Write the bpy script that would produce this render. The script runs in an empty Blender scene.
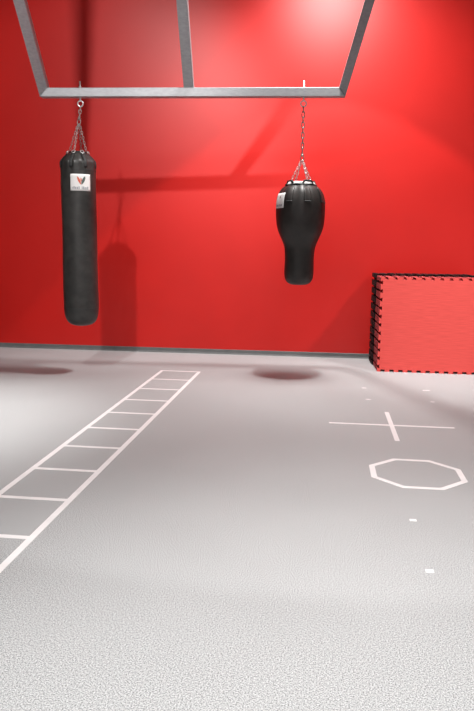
import bpy, bmesh, math, random
from mathutils import Vector, Matrix
random.seed(7)
S = bpy.context.scene
C = S.collection
PI = math.pi

# ---------------------------------------------------------------- camera
cam_data = bpy.data.cameras.new('camera')
cam = bpy.data.objects.new('camera', cam_data); C.objects.link(cam)
R = Vector((0.99216523, 0.12434401, 0.01211311)); F = Vector((-0.12095576, 0.98032536, -0.15598683))
F.normalize(); R = (R - F * R.dot(F)).normalized(); U = R.cross(F)
cam.matrix_world = Matrix(((R.x, U.x, -F.x, 0), (R.y, U.y, -F.y, 0), (R.z, U.z, -F.z, 1.42), (0, 0, 0, 1)))
cam_data.sensor_fit = 'VERTICAL'; cam_data.sensor_height = 36; cam_data.lens = 689.857 * 36 / 711
cam_data.clip_start = 0.05
S.camera = cam

# ---------------------------------------------------------------- world, lamps, exposure
w = bpy.data.worlds.new('world'); S.world = w; w.use_nodes = True
w.node_tree.nodes['Background'].inputs[0].default_value = (1, 0.98, 0.96, 1)
w.node_tree.nodes['Background'].inputs[1].default_value = 0.0
S.view_settings.view_transform = 'Standard'; S.view_settings.look = 'None'
S.view_settings.gamma = 1; S.view_settings.use_curve_mapping = False
S.view_settings.exposure = 0.30

WARM = (1.0, 0.985, 0.965)
def spot(name, loc, target, watts, cone, blend, radius, col=WARM):
    l = bpy.data.lights.new(name, 'SPOT'); o = bpy.data.objects.new(name, l); C.objects.link(o)
    o.location = loc; d = Vector(target) - Vector(loc)
    o.rotation_euler = d.to_track_quat('-Z', 'Y').to_euler()
    l.energy = watts; l.spot_size = math.radians(cone); l.spot_blend = blend
    l.shadow_soft_size = radius; l.color = col
    return o
CEIL = 5.6
LAMPS = [
    # location, target, watts, cone, blend, radius
    ((-0.02, 6.95, 5.35), (-0.05, 7.2, 0), 540, 84, 0.03, 0.10),     # above the short bag
    ((-0.05, 7.35, 5.30), (0.2, 8.6, 2.0), 740, 124, 0.9, 0.45),      # washes the wall
    ((-2.38, 2.4, 5.35), (-3.1, 9.0, 2.3), 800, 50, 0.6, 0.08),      # throws the long bag's shadow
    ((-3.5, 4.9, 5.35), (-3.6, 4.9, 0), 1550, 50, 1.0, 0.30),        # bright floor at left
    ((0.1, 1.6, 5.35), (0.5, 1.7, 0), 1320, 70, 1.0, 0.30),         # near floor
    ((4.2, 4.2, 5.35), (1.7, 8.1, 0.3), 1150, 36, 1.0, 0.25),        # added light, out of view, brightens the mats and right wall
]
for i, (a, b, c, d, e, f) in enumerate(LAMPS):
    spot('ceiling_spot_light', a, b, c, d, e, f)
al = bpy.data.lights.new('fill_area_light', 'AREA'); ao = bpy.data.objects.new('fill_area_light', al); C.objects.link(ao)  # added general fill, no such panel known; lifts left wall and front
ao.location = (-0.8, -1.2, CEIL - 0.05); al.shape = 'RECTANGLE'; al.size = 5; al.size_y = 4; al.energy = 220; al.color = (1, 0.98, 0.97)

# ---------------------------------------------------------------- materials
def mat(name, col, rough=0.5, metal=0.0, spec=0.5):
    m = bpy.data.materials.new(name); m.use_nodes = True
    b = m.node_tree.nodes['Principled BSDF']
    b.inputs['Base Color'].default_value = (*col, 1); b.inputs['Roughness'].default_value = rough
    b.inputs['Metallic'].default_value = metal; b.inputs['Specular IOR Level'].default_value = spec
    return m
def noise_col(m, c1, c2, scale, lo=0.35, hi=0.65, detail=3, kind='noise', bump=0.0, bdist=0.001, stretch=None):
    nt = m.node_tree; b = nt.nodes['Principled BSDF']
    tc = nt.nodes.new('ShaderNodeTexCoord'); src = tc.outputs['Object']
    if stretch:
        mp = nt.nodes.new('ShaderNodeMapping'); mp.inputs['Scale'].default_value = stretch
        nt.links.new(src, mp.inputs['Vector']); src = mp.outputs[0]
    n = nt.nodes.new('ShaderNodeTexNoise'); n.inputs['Scale'].default_value = scale; n.inputs['Detail'].default_value = detail
    nt.links.new(src, n.inputs['Vector'])
    r = nt.nodes.new('ShaderNodeValToRGB')
    r.color_ramp.elements[0].position = lo; r.color_ramp.elements[1].position = hi
    r.color_ramp.elements[0].color = (*c1, 1); r.color_ramp.elements[1].color = (*c2, 1)
    nt.links.new(n.outputs[0], r.inputs[0]); nt.links.new(r.outputs[0], b.inputs['Base Color'])
    if bump:
        bp = nt.nodes.new('ShaderNodeBump'); bp.inputs['Strength'].default_value = bump; bp.inputs['Distance'].default_value = bdist
        nt.links.new(n.outputs[0], bp.inputs['Height']); nt.links.new(bp.outputs[0], b.inputs['Normal'])
    return m
M_RED = noise_col(mat('red_wall_paint', (.6, .01, .01), 0.42, 0, 0.5), (.50, .005, .002), (.54, .006, .003), 1.3, detail=2)
M_FLOOR = mat('speckled_grey_rubber', (.6, .6, .6), 0.6, 0, 0.3)
def floor_nodes(m):
    nt = m.node_tree; b = nt.nodes['Principled BSDF']
    tc = nt.nodes.new('ShaderNodeTexCoord')
    def ramp(src, stops):
        r = nt.nodes.new('ShaderNodeValToRGB'); el = r.color_ramp.elements
        el[0].position, el[0].color = stops[0][0], (*stops[0][1], 1)
        el[1].position, el[1].color = stops[1][0], (*stops[1][1], 1)
        nt.links.new(src, r.inputs[0]); return r.outputs[0]
    n1 = nt.nodes.new('ShaderNodeTexNoise'); n1.inputs['Scale'].default_value = 185; n1.inputs['Detail'].default_value = 6; n1.inputs['Roughness'].default_value = 0.7
    n2 = nt.nodes.new('ShaderNodeTexNoise'); n2.inputs['Scale'].default_value = 1.1; n2.inputs['Detail'].default_value = 2
    for n in (n1, n2): nt.links.new(tc.outputs['Object'], n.inputs['Vector'])
    c1 = ramp(n1.outputs[0], [(0.37, (.12, .125, .126)), (0.62, (.64, .662, .667))])
    c2 = ramp(n2.outputs[0], [(0.3, (.94, .94, .94)), (0.7, (1, 1, 1))])
    mx = nt.nodes.new('ShaderNodeMix'); mx.data_type = 'RGBA'; mx.blend_type = 'MULTIPLY'; mx.inputs[0].default_value = 1
    nt.links.new(c1, mx.inputs[6]); nt.links.new(c2, mx.inputs[7]); nt.links.new(mx.outputs[2], b.inputs['Base Color'])
    bp = nt.nodes.new('ShaderNodeBump'); bp.inputs['Strength'].default_value = 0.06; bp.inputs['Distance'].default_value = 0.0005
    nt.links.new(n1.outputs[0], bp.inputs['Height']); nt.links.new(bp.outputs[0], b.inputs['Normal'])
floor_nodes(M_FLOOR)
M_WHITE = noise_col(mat('white_plaster', (.7, .68, .66), 0.8), (.66, .65, .64), (.72, .70, .69), 2.0)
M_CEIL = noise_col(mat('grey_ceiling_paint', (.3, .3, .3), 0.9), (.24, .24, .24), (.28, .28, .28), 2.0)
M_SIDE = noise_col(mat('dark_grey_wall_paint', (.2, .2, .2), 0.8), (.13, .13, .135), (.17, .17, .17), 2.0)
M_BASE = noise_col(mat('grey_vinyl_skirting', (.2, .2, .2), 0.5), (.10, .103, .103), (.13, .13, .13), 6)
M_STEEL = noise_col(mat('brushed_steel', (.5, .5, .5), 0.5, 0.35), (.29, .29, .305), (.345, .345, .36), 22, detail=4, bump=0.05, stretch=(1, 1, 3))
M_WELD = mat('weld_bead', (.22, .22, .23), 0.5, 0.5)
M_ZINC = noise_col(mat('zinc_plated_steel', (.6, .6, .6), 0.3, 0.85), (.5, .5, .5), (.65, .64, .62), 60)
M_CHAIN = noise_col(mat('dull_chain_steel', (.3, .27, .26), 0.4, 0.8), (.22, .19, .18), (.42, .38, .36), 80)
M_VINYL = noise_col(mat('black_vinyl', (.03, .03, .03), 0.42, 0, 0.5), (.020, .019, .018), (.033, .031, .029), 14, detail=5, bump=0.25, bdist=0.004)
M_VINYL2 = noise_col(mat('soft_black_leather', (.03, .03, .03), 0.5, 0, 0.5), (.013, .0105, .0095), (.022, .017, .015), 12, detail=5, bump=0.3, bdist=0.004)
M_TRIM = mat('black_webbing', (.016, .016, .016), 0.7)
M_SEAM = mat('black_stitching', (.02, .02, .02), 0.6)
M_LINING = noise_col(mat('pale_lining_cloth', (.5, .5, .5), 0.8), (.30, .32, .31), (.62, .62, .60), 25)
M_PATCH = mat('white_label_cloth', (.68, .66, .65), 0.6)
M_ORANGE = mat('orange_print', (.55, .10, .05), 0.6)
M_DARKPR = mat('dark_grey_print', (.07, .09, .08), 0.6)
M_GREYPR = mat('pale_grey_print', (.28, .29, .31), 0.6)
M_TAPE = noise_col(mat('white_floor_tape', (.9, .88, .87), 0.55), (.79, .78, .78), (.85, .84, .84), 12)
M_TAPE_WORN = noise_col(mat('worn_white_tape', (.8, .78, .77), 0.6), (.66, .64, .64), (.82, .80, .80), 60)
M_MATBLACK = mat('black_foam', (.008, .007, .007), 0.9, 0, 0.15)
M_MATEDGE = noise_col(mat('red_foam_core', (.62, .09, .09), 0.75), (.50, .05, .055), (.62, .08, .08), 30)
M_MATRED = mat('red_foam_face', (.62, .05, .045), 0.6)
def mat_face_nodes(m):                       # fine tatami ribs running across
    nt = m.node_tree; b = nt.nodes['Principled BSDF']
    tc = nt.nodes.new('ShaderNodeTexCoord'); mp = nt.nodes.new('ShaderNodeMapping'); mp.inputs['Scale'].default_value = (6, 1, 140)
    n = nt.nodes.new('ShaderNodeTexNoise'); n.inputs['Scale'].default_value = 1.0; n.inputs['Detail'].default_value = 2
    r = nt.nodes.new('ShaderNodeValToRGB')
    r.color_ramp.elements[0].position = .3; r.color_ramp.elements[1].position = .7
    r.color_ramp.elements[0].color = (.68, .060, .050, 1); r.color_ramp.elements[1].color = (.80, .085, .072, 1)
    bp = nt.nodes.new('ShaderNodeBump'); bp.inputs['Strength'].default_value = 0.3; bp.inputs['Distance'].default_value = 0.002
    L = nt.links.new
    L(tc.outputs['Object'], mp.inputs[0]); L(mp.outputs[0], n.inputs['Vector']); L(n.outputs[0], r.inputs[0])
    L(r.outputs[0], b.inputs['Base Color']); L(n.outputs[0], bp.inputs['Height']); L(bp.outputs[0], b.inputs['Normal'])
mat_face_nodes(M_MATRED)
M_GLOW = bpy.data.materials.new('lamp_glow'); M_GLOW.use_nodes = True
M_GLOW.node_tree.nodes['Principled BSDF'].inputs['Emission Color'].default_value = (1, .97, .93, 1)
M_GLOW.node_tree.nodes['Principled BSDF'].inputs['Emission Strength'].default_value = 6
M_HOUSING = mat('black_lamp_metal', (.03, .03, .03), 0.4)

# ---------------------------------------------------------------- helpers
def build(name, bm, m, parent=None, smooth=False, loc=None):
    me = bpy.data.meshes.new(name)
    bmesh.ops.recalc_face_normals(bm, faces=bm.faces)
    bm.to_mesh(me); bm.free()
    for x in (m if isinstance(m, (list, tuple)) else [m]): me.materials.append(x)
    if smooth:
        for p in me.polygons: p.use_smooth = True
    o = bpy.data.objects.new(name, me); C.objects.link(o)
    if parent: o.parent = parent
    if loc: o.location = loc
    return o
def thing(name, label, cat, loc=(0, 0, 0), group=None, rz=0):
    o = bpy.data.objects.new(name, None); C.objects.link(o); o.location = loc; o.rotation_euler = (0, 0, rz)
    o.empty_display_size = 0.1
    return tag(o, label, cat, group)
def tag(o, label, cat, group=None):
    o['label'] = label; o['category'] = cat
    if group: o['group'] = group
    return o
def struct(o): o['kind'] = 'structure'; return o
def box(bm, x0, x1, y0, y1, z0, z1):
    v = [bm.verts.new(p) for p in ((x0, y0, z0), (x1, y0, z0), (x1, y1, z0), (x0, y1, z0), (x0, y0, z1), (x1, y0, z1), (x1, y1, z1), (x0, y1, z1))]
    for f in ((0, 3, 2, 1), (4, 5, 6, 7), (0, 1, 5, 4), (1, 2, 6, 5), (2, 3, 7, 6), (3, 0, 4, 7)): bm.faces.new([v[i] for i in f])
    return v
def boxbm(*a): bm = bmesh.new(); box(bm, *a); return bm
def hexa(bm, A, B):                          # solid between two matching quads
    a = [bm.verts.new(p) for p in A]; b = [bm.verts.new(p) for p in B]
    bm.faces.new(a); bm.faces.new(b[::-1])
    for i in range(4): bm.faces.new((a[i], a[(i + 1) % 4], b[(i + 1) % 4], b[i]))
def tube(bm, pts, r, closed=False, seg=8):
    pts = [Vector(p) for p in pts]; n = len(pts); rings = []; ref = None
    for i, p in enumerate(pts):
        if closed: t = (pts[(i + 1) % n] - pts[i - 1]).normalized()
        else: t = (pts[min(i + 1, n - 1)] - pts[max(i - 1, 0)]).normalized()
        if ref is None:
            ref = Vector((0, 0, 1)) if abs(t.z) < 0.9 else Vector((1, 0, 0))
        nrm = (ref - t * ref.dot(t)).normalized(); ref = nrm; bn = t.cross(nrm)
        rings.append([bm.verts.new(p + (nrm * math.cos(2 * PI * k / seg) + bn * math.sin(2 * PI * k / seg)) * r) for k in range(seg)])
    for i in range(n if closed else n - 1):
        A, B = rings[i], rings[(i + 1) % n]
        for k in range(seg): bm.faces.new((A[k], A[(k + 1) % seg], B[(k + 1) % seg], B[k]))
    if not closed: bm.faces.new(rings[0][::-1]); bm.faces.new(rings[-1])
def link_path(center, axis, side, length, width):
    """stadium-shaped link outline, long way along axis"""
    c = Vector(center); a = Vector(axis).normalized(); s = Vector(side); s = (s - a * s.dot(a)).normalized()
    r = width / 2; h = max(length / 2 - r, 0); pts = []
    for k in range(9):
        t = PI * k / 8; pts.append(c + a * (h + r * math.sin(t)) + s * r * math.cos(t))
    for k in range(9):
        t = PI + PI * k / 8; pts.append(c + a * (-h + r * math.sin(t)) + s * r * math.cos(t))
    return pts
def chain_bm(p0, p1, link_len=0.03, width=0.016, wire=0.0028):
    bm = bmesh.new(); p0 = Vector(p0); p1 = Vector(p1); d = p1 - p0; L = d.length; a = d.normalized()
    pitch = link_len - 2.2 * wire; n = max(2, round(L / pitch)); s0 = Vector((1, 0.2, 0)); s0 = (s0 - a * s0.dot(a)).normalized(); s1 = a.cross(s0)
    for i in range(n):
        tube(bm, link_path(p0 + a * L * (i + .5) / n, a, s0 if i % 2 else s1, L / n + 2.2 * wire, width), wire, True, 6)
    return bm
def cylinder(bm, p0, p1, r, seg=20): tube(bm, [p0, p1], r, False, seg)

# ---------------------------------------------------------------- the room
WY = 9.02; X0, X1, Y0 = -7.0, 5.2, -4.0
struct(build('floor', boxbm(X0, X1, Y0, WY, -0.1, 0), M_FLOOR))
struct(build('ceiling', boxbm(X0, X1, Y0, WY, CEIL, CEIL + 0.1), M_CEIL))
struct(build('wall_back', boxbm(X0 - .1, X1 + .1, WY, WY + 0.1, -0.1, CEIL + .1), M_RED))
struct(build('wall_left', boxbm(X0 - 0.1, X0, Y0, WY, -0.1, CEIL + .1), M_SIDE))
struct(build('wall_right', boxbm(X1, X1 + 0.1, Y0, WY, -0.1, CEIL + .1), M_WHITE))
struct(build('wall_front', boxbm(X0 - .1, X1 + .1, Y0 - 0.1, Y0, -0.1, CEIL + .1), M_WHITE))
bm = bmesh.new()                                   # coved skirting strip
prof = [(0, 0), (-0.022, 0), (-0.022, 0.003), (-0.010, 0.010), (-0.006, 0.022), (-0.006, 0.058), (-0.003, 0.062), (0, 0.062)]
a = [bm.verts.new((X0, WY + y, z)) for y, z in prof]; b = [bm.verts.new((X1, WY + y, z)) for y, z in prof]
for i in range(len(prof)): j = (i + 1) % len(prof); bm.faces.new((a[i], a[j], b[j], b[i]))
bm.faces.new(a); bm.faces.new(b[::-1])
struct(build('baseboard_back', bm, M_BASE))

# ---------------------------------------------------------------- steel bag frame
FA = Vector((-3.0177, 7.2601, 2.95)); FB = Vector((0.1637, 7.4599, 2.95))
E = (FB - FA).normalized(); N = Vector((-E.y, E.x, 0)); UPV = Vector((0, 0, 1))
SEC = 0.10; TOP = 0.091
frame = thing('bag_frame', 'grey square steel frame with a front beam and three slanting arms holding both bags', 'frame', (FA + FB) / 2)
O = frame.location.copy()
LI = Vector((-2.9326, 7.2654, 2.95 + TOP)); RI = Vector((0.0986, 7.4559, 2.95 + TOP))
quadL = [FA, LI, LI + N * SEC, FA + N * SEC]; quadR = [FB, RI, RI + N * SEC, FB + N * SEC]
def rel(q): return [p - O for p in q]
def bevel(o, wd=0.006):
    m = o.modifiers.new('bevel', 'BEVEL'); m.width = wd; m.segments = 2; m.limit_method = 'ANGLE'
bm = bmesh.new(); hexa(bm, rel(quadL), rel(quadR)); bevel(build('beam', bm, M_STEEL, frame))
def arm_dir(p, q): return (Vector(q) - Vector(p))
dL = arm_dir((-3.0177, 7.2601, 2.95), (-2.9115, 6.4537, 3.6309)); dR = arm_dir((0.1637, 7.4599, 2.95), (0.3786, 6.6840, 3.6111))
dM = arm_dir((-1.4997, 7.3555, 3.0391), (-1.4230, 6.6359, 3.6477))
def arm(quad, d):
    far = []
    for p in quad:
        k = (CEIL - p.z) / d.z; far.append(p + d * k)
    bm = bmesh.new(); hexa(bm, rel(quad), rel(far)); bevel(build('arm', bm, M_STEEL, frame))
arm(quadL, dL); arm(quadR, dR)
MI = Vector((-1.4997, 7.3555, 3.041)); MJ = Vector((-1.3968, 7.3619, 3.041))
qm = [MI + N * .004, MJ + N * .004, MJ + N * (SEC - .004), MI + N * (SEC - .004)]
arm(qm, dM)
for q in (quadL, quadR):                           # weld seam on the mitre
    bm = bmesh.new(); tube(bm, [q[0] - O, q[1] - O], 0.0035, False, 6); build('weld_seam', bm, M_WELD, frame)
bm = bmesh.new(); tube(bm, [MI - O, MJ - O], 0.004, False, 6); build('weld_seam', bm, M_WELD, frame)
HL = Vector((-2.6022, 7.2862 + .05, 2.95)); HR = Vector((-0.2618, 7.4331 + .05, 2.95))
for Hk in (HL, HR):                                # eye bolts through the beam
    p = Hk - O
    bm = bmesh.new()
    cylinder(bm, p + Vector((0, 0, -0.03)), p + Vector((0, 0, 0.165)), 0.009, 12)
    cylinder(bm, p + Vector((0, 0, -0.006)), p + Vector((0, 0, 0.0)), 0.024, 20)
    cylinder(bm, p + Vector((0, 0, TOP)), p + Vector((0, 0, TOP + .005)), 0.024, 20)
    cylinder(bm, p + Vector((0, 0, TOP + .005)), p + Vector((0, 0, TOP + .020)), 0.016, 6)
    bolt = build('eye_bolt', bm, M_ZINC, frame, True)
    bm = bmesh.new(); c = p + Vector((0, 0, -0.062))
    tube(bm, [c + (E * math.cos(t) + UPV * math.sin(t)) * 0.029 for t in [2 * PI * k / 24 for k in range(24)]], 0.0075, True, 10)
    build('ring', bm, M_ZINC, bolt, True)

# ---------------------------------------------------------------- bags
def lathe(prof, seg=64, wr=None, cap=True):
    """prof: (r, z) from top to bottom; wr(ang, z, r) -> radius offset"""
    bm = bmesh.new(); rings = []
    for r, z in prof:
        if r < 1e-5: rings.append([bm.verts.new((0, 0, z))]); continue
        ring = []
        for k in range(seg):
            a = 2 * PI * k / seg; rr = r + (wr(a, z, r) if wr else 0)
            ring.append(bm.verts.new((rr * math.cos(a), rr * math.sin(a), z)))
        rings.append(ring)
    for A, B in zip(rings, rings[1:]):
        if len(A) == 1:
            for k in range(seg): bm.faces.new((A[0], B[k], B[(k + 1) % seg]))
        elif len(B) == 1:
            for k in range(seg): bm.faces.new((A[k], B[0], A[(k + 1) % seg]))
        else:
            for k in range(seg): bm.faces.new((A[k], B[k], B[(k + 1) % seg], A[(k + 1) % seg]))
    if cap and len(rings[0]) > 1: bm.faces.new(rings[0])
    return bm
def smooth_prof(pts, n=6):                         # Catmull-Rom through (r, z)
    out = []
    P = [pts[0]] + list(pts) + [pts[-1]]
    for i in range(1, len(P) - 2):
        for k in range(n):
            t = k / n; q = []
            for j in (0, 1):
                a, b, c, d = P[i - 1][j], P[i][j], P[i + 1][j], P[i + 2][j]
                q.append(0.5 * ((2 * b) + (-a + c) * t + (2 * a - 5 * b + 4 * c - d) * t * t + (-a + 3 * b - 3 * c + d) * t ** 3))
            out.append((max(q[0], 0.0), q[1]))
    out.append(pts[-1]); return out
def rad_at(prof, z):
    for (r0, z0), (r1, z1) in zip(prof, prof[1:]):
        if z0 >= z >= z1 and z0 != z1: return r0 + (r1 - r0) * (z0 - z) / (z0 - z1)
    return prof[-1][0]
def patch(prof, a0, a1, z0, z1, off, outline=None, n=14, m=8, th=0.003, wr=None):
    """cloth patch following the bag surface. outline: list of (u,v) polygon in 0..1, else the full rectangle"""
    bm = bmesh.new()
    def P(u, v, o):
        a = a0 + (a1 - a0) * u; z = z0 + (z1 - z0) * v; r = rad_at(prof, z) + o + (wr(a, z, 0) if wr else 0)
        return (r * math.cos(a), r * math.sin(a), z)
    if outline:
        top = [bm.verts.new(P(u, v, off + th)) for u, v in outline]; bot = [bm.verts.new(P(u, v, off)) for u, v in outline]
        bm.faces.new(top); bm.faces.new(bot[::-1]); k = len(top)
        for i in range(k): bm.faces.new((top[i], bot[i], bot[(i + 1) % k], top[(i + 1) % k]))
        return bm
    g = [[[bm.verts.new(P(i / n, j / m, off + t)) for j in range(m + 1)] for i in range(n + 1)] for t in (0, th)]
    for i in range(n):
        for j in range(m):
            bm.faces.new((g[1][i][j], g[1][i + 1][j], g[1][i + 1][j + 1], g[1][i][j + 1]))
            bm.faces.new((g[0][i][j], g[0][i][j + 1], g[0][i + 1][j + 1], g[0][i + 1][j]))
    for i in range(n):
        bm.faces.new((g[0][i][0], g[0][i + 1][0], g[1][i + 1][0], g[1][i][0])); bm.faces.new((g[0][i + 1][m], g[0][i][m], g[1][i][m], g[1][i + 1][m]))
    for j in range(m):
        bm.faces.new((g[0][0][j + 1], g[0][0][j], g[1][0][j], g[1][0][j + 1])); bm.faces.new((g[0][n][j], g[0][n][j + 1], g[1][n][j + 1], g[1][n][j]))
    return bm
LEAF_L = [(.33, .86), (.40, .80), (.47, .66), (.51, .48), (.52, .36), (.46, .42), (.38, .56), (.34, .70)]
LEAF_R = [(.72, .88), (.73, .74), (.69, .58), (.61, .44), (.53, .36), (.53, .50), (.56, .64), (.63, .78)]
LEAF_M = [(.50, .78), (.545, .72), (.55, .62), (.525, .53), (.50, .60), (.485, .70)]
def label_patch(prof, a0, a1, z0, z1, parent, sc=1.0, cu=0.53, cv=0.62, cols=None, wr=None):
    lab = build('label', patch(prof, a0, a1, z0, z1, 0.001, wr=wr), M_PATCH, parent, True); lab['label'] = 'white cloth label'
    off = 0.0045; cols = cols or (M_ORANGE, M_DARKPR, M_ORANGE)
    for leaf, m, nm in ((LEAF_L, cols[0], 'left leaf of the emblem'), (LEAF_R, cols[1], 'dark right leaf of the emblem'), (LEAF_M, cols[2], 'small middle leaf of the emblem')):
        leaf = [(cu + (u - .53) * sc, cv + (v - .62) * sc) for u, v in leaf]
        build('emblem_leaf', patch(prof, a0, a1, z0, z1, off, leaf, th=.001, wr=wr), m, lab)['label'] = nm
    u = 0.10; r = random.Random(3)                 # unreadable row of small print under the emblem
    while u < 0.88:
        wd = r.choice((.035, .05, .06)); hgt = r.choice((.13, .16))
        if not 0.44 < u < 0.50:
            build('printed_mark', patch(prof, a0, a1, z0, z1, off, [(u, .10), (u + wd, .10), (u + wd, .10 + hgt), (u, .10 + hgt)], th=.001, wr=wr), M_GREYPR, lab)
        u += wd + .022
# ---- long bag
LBx, LBy = -2.642, 7.334
BL = 0.534
bag = thing('punching_bag', 'long black cylindrical punching bag hanging on a short chain from the left of the beam', 'punching bag', (LBx, LBy, BL))
RB = 0.186
profL = [(0.080, 1.852), (0.100, 1.842), (0.128, 1.818), (0.156, 1.790), (0.178, 1.764), (0.186, 1.735), (0.1855, 1.66), (0.184, 1.2), (0.186, 0.7), (0.189, 0.30),
         (0.187, 0.18), (0.178, 0.11), (0.155, 0.055), (0.115, 0.020), (0.06, 0.004), (0.0, 0.0)]
pL = smooth_prof(profL, 5)
rr = random.Random(5); ph = [rr.uniform(0, 6.28) for _ in range(6)]
def wrL(a, z, r):
    k = max(0, min(1, (z - 1.60) / 0.12)); low = 0.0018 * math.sin(3 * a + 7 * z + ph[3]) + 0.0012 * math.sin(23 * z + ph[1]) * math.sin(a + ph[2])
    return low + k * (0.0075 * math.sin(11 * a + ph[0]) + 0.005 * math.sin(19 * a + ph[4])) * (0.6 if r > .12 else .3)
body = build('body', lathe(pL, 72, wrL), M_VINYL, bag, True)
camL = math.atan2(-LBy, -LBx)                      # direction from the bag to the viewer's side of the room
a_r = math.asin(0.022 / RB)
label_patch(pL, camL + a_r - .575, camL + a_r + .575, 1.445, 1.617, bag)
for z in (1.665, 0.20):                            # stitched seams round the body
    bm = bmesh.new(); r0 = rad_at(pL, z)
    tube(bm, [((r0 + .001 + wrL(t, z, r0)) * math.cos(t), (r0 + .001 + wrL(t, z, r0)) * math.sin(t), z) for t in [2 * PI * k / 60 for k in range(60)]], 0.0022, True, 6)
    build('seam', bm, M_SEAM, bag, True)
bm = lathe([(0.092, 1.853), (0.088, 1.862), (0.05, 1.868), (0.0, 1.870)], 48, lambda a, z, r: 0.005 * math.sin(9 * a) if r > .07 else 0, False)
build('top_cover', bm, M_TRIM, bag, True)
conv = Vector((0.018, 0.0, 2.150))                 # where the bag chains meet
for i in range(8):                                 # webbing loops on the shoulder
    a = camL + 0.39 + i * PI / 4
    bm = patch(pL, a - 0.085, a + 0.085, 1.69, 1.840, 0.010, th=0.004, n=4, m=8)
    st = build('strap', bm, M_TRIM, bag, True)
    bm = bmesh.new(); c = Vector((0.118 * math.cos(a), 0.118 * math.sin(a), 1.853)); tang = Vector((-math.sin(a), math.cos(a), 0)); rad = Vector((math.cos(a), math.sin(a), 0))
    tube(bm, [c + (tang * math.cos(t) + (UPV * .8 - rad * .6) * math.sin(t)) * 0.019 for t in [2 * PI * k / 18 for k in range(18)]], 0.0038, True, 6)
    build('ring', bm, M_ZINC, st, True)
for i in range(4):
    a = camL + 0.39 + PI / 4 + i * PI / 2 - PI / 4 * 0
    p0 = Vector((0.096 * math.cos(a), 0.096 * math.sin(a), 1.862))
    build('chain', chain_bm(p0, conv + Vector((math.cos(a), math.sin(a), 0)) * .010, 0.034, 0.017, 0.0030), M_CHAIN, bag, True)
top_l = Vector((HL.x - LBx, HL.y - LBy, 2.95 - .062 - .029 - BL))
def hook_set(parent, low, high):
    """a swivel and snap hook that join the gathered chains to what is above"""
    bm = bmesh.new(); d = (high - low); a = d.normalized()
    tube(bm, link_path(low + a * 0.018, a, (1, 0, 0), 0.055, 0.034), 0.005, True, 8)
    h = build('swivel', bm, M_CHAIN, parent, True)
    bm = bmesh.new(); cylinder(bm, low + a * 0.042, low + a * 0.078, 0.012, 14); cylinder(bm, low + a * .05, low + a * .062, 0.017, 14)
    build('barrel', bm, M_CHAIN, h, True)
    return low + a * 0.075
s = hook_set(bag, conv, top_l)
def main_chain(parent, p0, p1, n, width, wire):
    ch = None; p0 = Vector(p0); p1 = Vector(p1); d = (p1 - p0); a = d.normalized(); L = d.length
    root = bpy.data.objects.new('chain', None); C.objects.link(root); root.parent = parent; root.location = p0
    for i in range(n):
        bm = bmesh.new()
        tube(bm, link_path(a * L * (i + .5) / n, a, (1, .15, 0) if i % 2 else (.15, -1, 0), L / n + 2.3 * wire, width), wire, True, 8)
        build('chain_link', bm, M_CHAIN, root, True)
main_chain(bag, s, top_l + Vector((0, 0, -0.002)), 3, 0.026, 0.0050)

# ---- short tapered bag
RBx, RBy, RBz = -0.2655, 7.483, 1.021
bag2 = thing('uppercut_bag', 'short black bulb-shaped punching bag with a narrow lower half on the right chain', 'punching bag', (RBx, RBy, RBz))
k = 0.01058
pts = [(13.5, 186), (16.5, 188), (19.5, 191), (22, 195.5), (23.8, 202), (24.4, 210), (24.3, 218), (23.4, 226), (21.4, 233), (18.2, 240), (15.9, 246), (15.0, 252), (14.6, 260), (14.8, 268), (14.8, 274), (13.9, 279), (11.5, 282.6), (7, 284.6), (0, 285)]
profR = [(r * k, (284.9 - y) * k) for r, y in pts]
pR = smooth_prof(profR, 4)
def wrR(a, z, r):
    k2 = max(0, min(1, (z - 0.72) / 0.25)); k3 = max(0, 1 - abs(z - .45) / .3)
    return k2 * (0.006 * math.sin(8 * a + .6) + 0.003 * math.sin(13 * a + 2)) + k3 * 0.003 * math.sin(7 * a + 1)
build('body', lathe(pR, 72, wrR), M_VINYL2, bag2, True)
camR = math.atan2(-RBy, -RBx)
label_patch(pR, camR - 1.36, camR - 0.74, 0.800, 0.955, bag2, 0.42, 0.50, 0.72, (M_DARKPR, M_DARKPR, M_ORANGE), wr=wrR)
rim_z = (284.9 - 186) * k
build('lining', lathe([(0.150, rim_z + .004), (0.144, rim_z + .020), (0.125, rim_z + .032), (0.07, rim_z + .035), (0, rim_z + .030)], 48, lambda a, z, r: .006 * math.sin(9 * a) if r > .1 else 0, False), M_LINING, bag2, True)['label'] = 'pale grey lining showing at the open top'
bm = bmesh.new()
tube(bm, [((0.158 + .004 * math.sin(8 * t)) * math.cos(t), (0.158 + .004 * math.sin(8 * t)) * math.sin(t), rim_z - .004 + .005 * math.sin(6 * t)) for t in [2 * PI * j / 64 for j in range(64)]], 0.008, True, 8)
build('rim', bm, M_TRIM, bag2, True)
for i in range(8):                                 # stitched tabs on the shoulder
    a = camR + 0.30 + i * PI / 4
    if i == 6: continue                            # the label sits here
    st = build('strap', patch(pR, a - 0.15, a + 0.15, 0.865, 1.015, 0.005, th=0.005, n=6, m=8, wr=wrR), M_VINYL2, bag2, True)
    build('stitching', patch(pR, a - 0.15, a + 0.15, 0.862, 0.874, 0.010, th=0.002, n=6, m=2, wr=wrR), M_SEAM, st, True)
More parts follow.
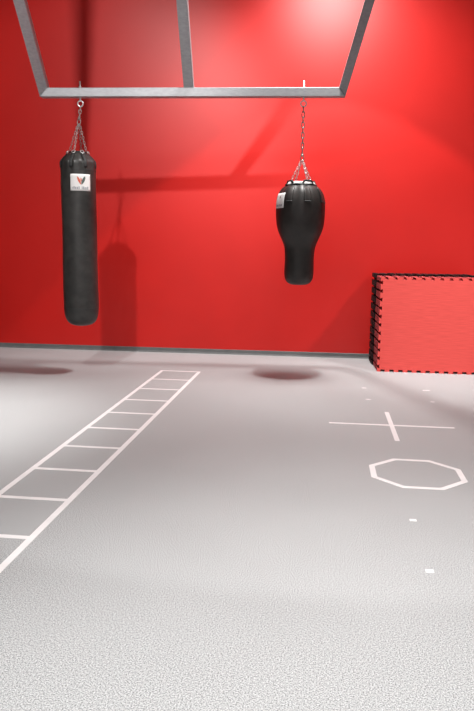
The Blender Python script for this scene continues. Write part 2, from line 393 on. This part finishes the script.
for i in range(4):                                 # dark loops standing over the lining
    a = camR + 0.55 + i * PI / 2
    tang = Vector((-math.sin(a), math.cos(a), 0)); rad = Vector((math.cos(a), math.sin(a), 0))
    bm = bmesh.new(); c = rad * 0.135 + Vector((0, 0, rim_z + .028))
    tube(bm, [c - tang * .06 - UPV * .02, c - tang * .045 + UPV * .008, c + UPV * .012 - rad * .01, c + tang * .045 + UPV * .008, c + tang * .06 - UPV * .02], 0.009, False, 8)
    build('loop', bm, M_TRIM, bag2, True)
convR = Vector((0.004, 0.0, 2.318 - RBz))
for i in range(4):
    a = camR + 0.55 + i * PI / 2
    p0 = Vector((0.122 * math.cos(a), 0.122 * math.sin(a), rim_z + .042))
    build('chain', chain_bm(p0, convR + Vector((math.cos(a), math.sin(a), 0)) * .01, 0.032, 0.017, 0.0030), M_ZINC, bag2, True)
top_r = Vector((HR.x - RBx, HR.y - RBy, 2.95 - .062 - .029 - RBz))
s = hook_set(bag2, convR, top_r)
main_chain(bag2, s, top_r + Vector((0, 0, -0.002)), 9, 0.028, 0.0055)

# ---------------------------------------------------------------- interlocking mats
PX, PZ, NT = 0.105, 0.0995, 11
MW, MH, TD = PX * NT, PZ * NT, 0.026
def mat_outline(w0, h0):
    """pieces of a puzzle-edged sheet in (x, z): core, four corners and the teeth; gaps TD deep, flared towards their floor"""
    cs = [Vector(c) for c in ((0, 0), (w0, 0), (w0, h0), (0, h0))]; sides = []
    for e in range(4):
        p, q = cs[e], cs[(e + 1) % 4]; d = (q - p).normalized(); inn = Vector((-d.y, d.x)); L = (q - p).length
        mg = 0.012; pit = (L - 2 * mg) / NT; g0, g1 = ((.22, .25) if e == 0 else (.13, .24)); gaps = []
        for i in range(NT):
            c = p + d * (mg + pit * (i + .5))
            gaps.append((c - d * pit * g0, c - d * pit * g1 + inn * TD, c + d * pit * g1 + inn * TD, c + d * pit * g0))
        sides.append(gaps)
    pts = []; faces = []; core = []
    def idx(p):
        for i, q in enumerate(pts):
            if (q - p).length < 1e-6: return i
        pts.append(p); return len(pts) - 1
    outline = []
    for e in range(4):
        prev = sides[e - 1][-1]; first = sides[e][0]
        faces.append([idx(cs[e]), idx(first[0]), idx(first[1]), idx(prev[2]), idx(prev[3])]); outline.append(idx(cs[e]))
        for i, g in enumerate(sides[e]):
            outline += [idx(v) for v in g]; core += [idx(g[1]), idx(g[2])]
            if i: h = sides[e][i - 1]; faces.append([idx(h[3]), idx(g[0]), idx(g[1]), idx(h[2])])
    faces.append(core); return pts, faces, outline
def slab(shape, y0, y1):
    pts, faces, outline = shape
    bm = bmesh.new(); A = [bm.verts.new((p.x, y0, p.y)) for p in pts]; B = [bm.verts.new((p.x, y1, p.y)) for p in pts]
    for f in faces: bm.faces.new([A[i] for i in f]); bm.faces.new([B[i] for i in f][::-1])
    n = len(outline)
    for k in range(n):
        i, j = outline[k], outline[(k + 1) % n]; bm.faces.new((A[i], B[i], B[j], A[j])).material_index = 1
    return bm
OUT = mat_outline(MW, MH)
TH = 0.048
MATY = 8.065
front = thing('foam_mat', 'red foam puzzle mat facing the room, frontmost of the upright stack', 'mat', (0.652, MATY, 0))
build('face_layer', slab(OUT, 0, TH * .62), [M_MATRED, M_MATEDGE], front)['label'] = 'red ribbed foam layer'
build('backing_layer', slab(OUT, TH * .62 + .0005, TH), [M_MATBLACK, M_MATBLACK], front)['label'] = 'black foam layer'
def proto(split, first_black, label, group):
    t = thing('foam_mat', label, 'mat', group=group)
    a, b = ([M_MATBLACK] * 2, [M_MATRED, M_MATEDGE]) if first_black else ([M_MATRED, M_MATEDGE], [M_MATBLACK] * 2)
    build('face_layer', slab(OUT, 0, TH * split), a, t); build('backing_layer', slab(OUT, TH * split + .0005, TH), b, t)
    return t
def dup(t, label=None, group=None):
    r = t.copy(); C.objects.link(r)
    if label: r['label'] = label
    if group: r['group'] = group
    for c in list(t.children):
        d = c.copy(); C.objects.link(d); d.parent = r
    return r
g1 = 'red-edged mats just behind the front mat'; g2 = 'black-edged mats at the back of the stack'
lab1 = 'red foam puzzle mat in the near half of the upright stack, behind the front mat'
lab2 = 'dark-edged foam puzzle mat in the rear half of the upright stack, between other mats'
pr = proto(.25, True, lab1, g1); pk = proto(.93, True, lab2, g2)
rj = random.Random(11); NM = 18
for i in range(1, NM):
    red = i <= 8
    src = pr if red else pk
    o = src if i in (1, 9) else dup(src, lab1 if red else lab2)
    o.location = (0.652 - (0.012 * i / 8 if red else 0.030 + .012 * (i - 9) / 8) + rj.uniform(-.003, .003), MATY + i * (TH + .0018), 0)
    if i == 1: o['label'] = 'red foam puzzle mat directly behind the front mat, its dark face filling the gaps'
    if i == NM - 1: o['label'] = 'dark-edged foam puzzle mat at the very back, against the red wall'
    if i >= 9: o.scale = (1, 1, 1.018)

# ---------------------------------------------------------------- floor tape
TW = 0.037; TZ = 0.0012
lad = thing('tape_ladder', 'white tape ladder with square cells laid on the grey floor, left of centre', 'floor marking', (-1.594, 7.644, 0))
for sx in (-1, 1):
    bm = boxbm(sx * .2164 - TW / 2, sx * .2164 + TW / 2, -5.16, TW / 2, 0, TZ); build('rail', bm, M_TAPE, lad)
for i in range(11):
    y = -0.5109 * i; bm = boxbm(-.2164 + TW / 2, .2164 - TW / 2, y - TW / 2, y + TW / 2, 0, TZ); build('rung', bm, M_TAPE, lad)
cr = thing('tape_cross', 'white tape cross on the floor between the mats and the octagon', 'floor marking', (0.585, 5.565, 0))
build('bar', boxbm(-.503, .497, -TW / 2, TW / 2, 0, TZ), M_TAPE, cr)['label'] = 'longer crosswise tape bar'
build('bar', boxbm(-TW / 2, TW / 2, -.47, .455, TZ, TZ * 2), M_TAPE, cr)['label'] = 'tape bar running away from the viewer'
bm = bmesh.new(); ro = .3187; ri = ro - TW / math.cos(PI / 8)
lo = []; 
for z in (0, TZ):
    for r in (ro, ri): lo.append([bm.verts.new((r * math.cos(PI / 8 + j * PI / 4), r * math.sin(PI / 8 + j * PI / 4), z)) for j in range(8)])
for j in range(8):
    n = (j + 1) % 8; a0, b0, a1, b1 = lo
    bm.faces.new((a1[j], a1[n], b1[n], b1[j])); bm.faces.new((a0[j], b0[j], b0[n], a0[n])); bm.faces.new((a0[j], a0[n], a1[n], a1[j])); bm.faces.new((b0[n], b0[j], b1[j], b1[n]))
tag(build('tape_octagon', bm, M_TAPE, loc=(0.6312, 4.357, 0)), 'white tape octagon outline on the grey floor at right', 'floor marking')
for x, y, wd, dp, m, lb in (
        (.510, 3.563, .036, .030, M_TAPE, 'small white tape mark just nearer than the octagon'),
        (.511, 2.976, .036, .032, M_TAPE, 'small white tape mark nearest the viewer on the right floor'),
        (.448, 7.061, .045, .030, M_TAPE_WORN, 'faint tape mark on the floor left of the mat corner, further of two'),
        (.455, 6.520, .050, .025, M_TAPE_WORN, 'faint tape mark on the floor beyond the upper tip of the cross'),
        (1.070, 7.050, .070, .030, M_TAPE_WORN, 'faint worn tape mark on the floor nearest the front mat'),
        (1.050, 6.513, .040, .025, M_TAPE_WORN, 'faint tape mark on the floor beyond the right arm of the cross')):
    tag(build('tape_mark', boxbm(-wd / 2, wd / 2, -dp / 2, dp / 2, 0, TZ), m, loc=(x, y, 0)), lb, 'floor marking')

# ---------------------------------------------------------------- lamp housings on the ceiling (above the view)
NAMES = ['over the short bag', 'close to the red wall', 'aimed at the long bag', 'over the tape ladder', 'over the near floor', 'added out of view to brighten the mats']
for (lc, tg, *_), nm in zip(LAMPS, NAMES):
    d = (Vector(tg) - Vector(lc)).normalized(); t = thing('ceiling_spotlight', 'black ceiling spotlight ' + nm, 'lamp', (lc[0], lc[1], CEIL))
    base = Vector((0, 0, lc[2] - CEIL))
    bm = bmesh.new(); cylinder(bm, base - d * .02, base - d * .16, 0.09, 24); build('housing', bm, M_HOUSING, t)
    bm = bmesh.new(); cylinder(bm, (0, 0, 0), base - d * .10, 0.012, 10); build('stem', bm, M_HOUSING, t)
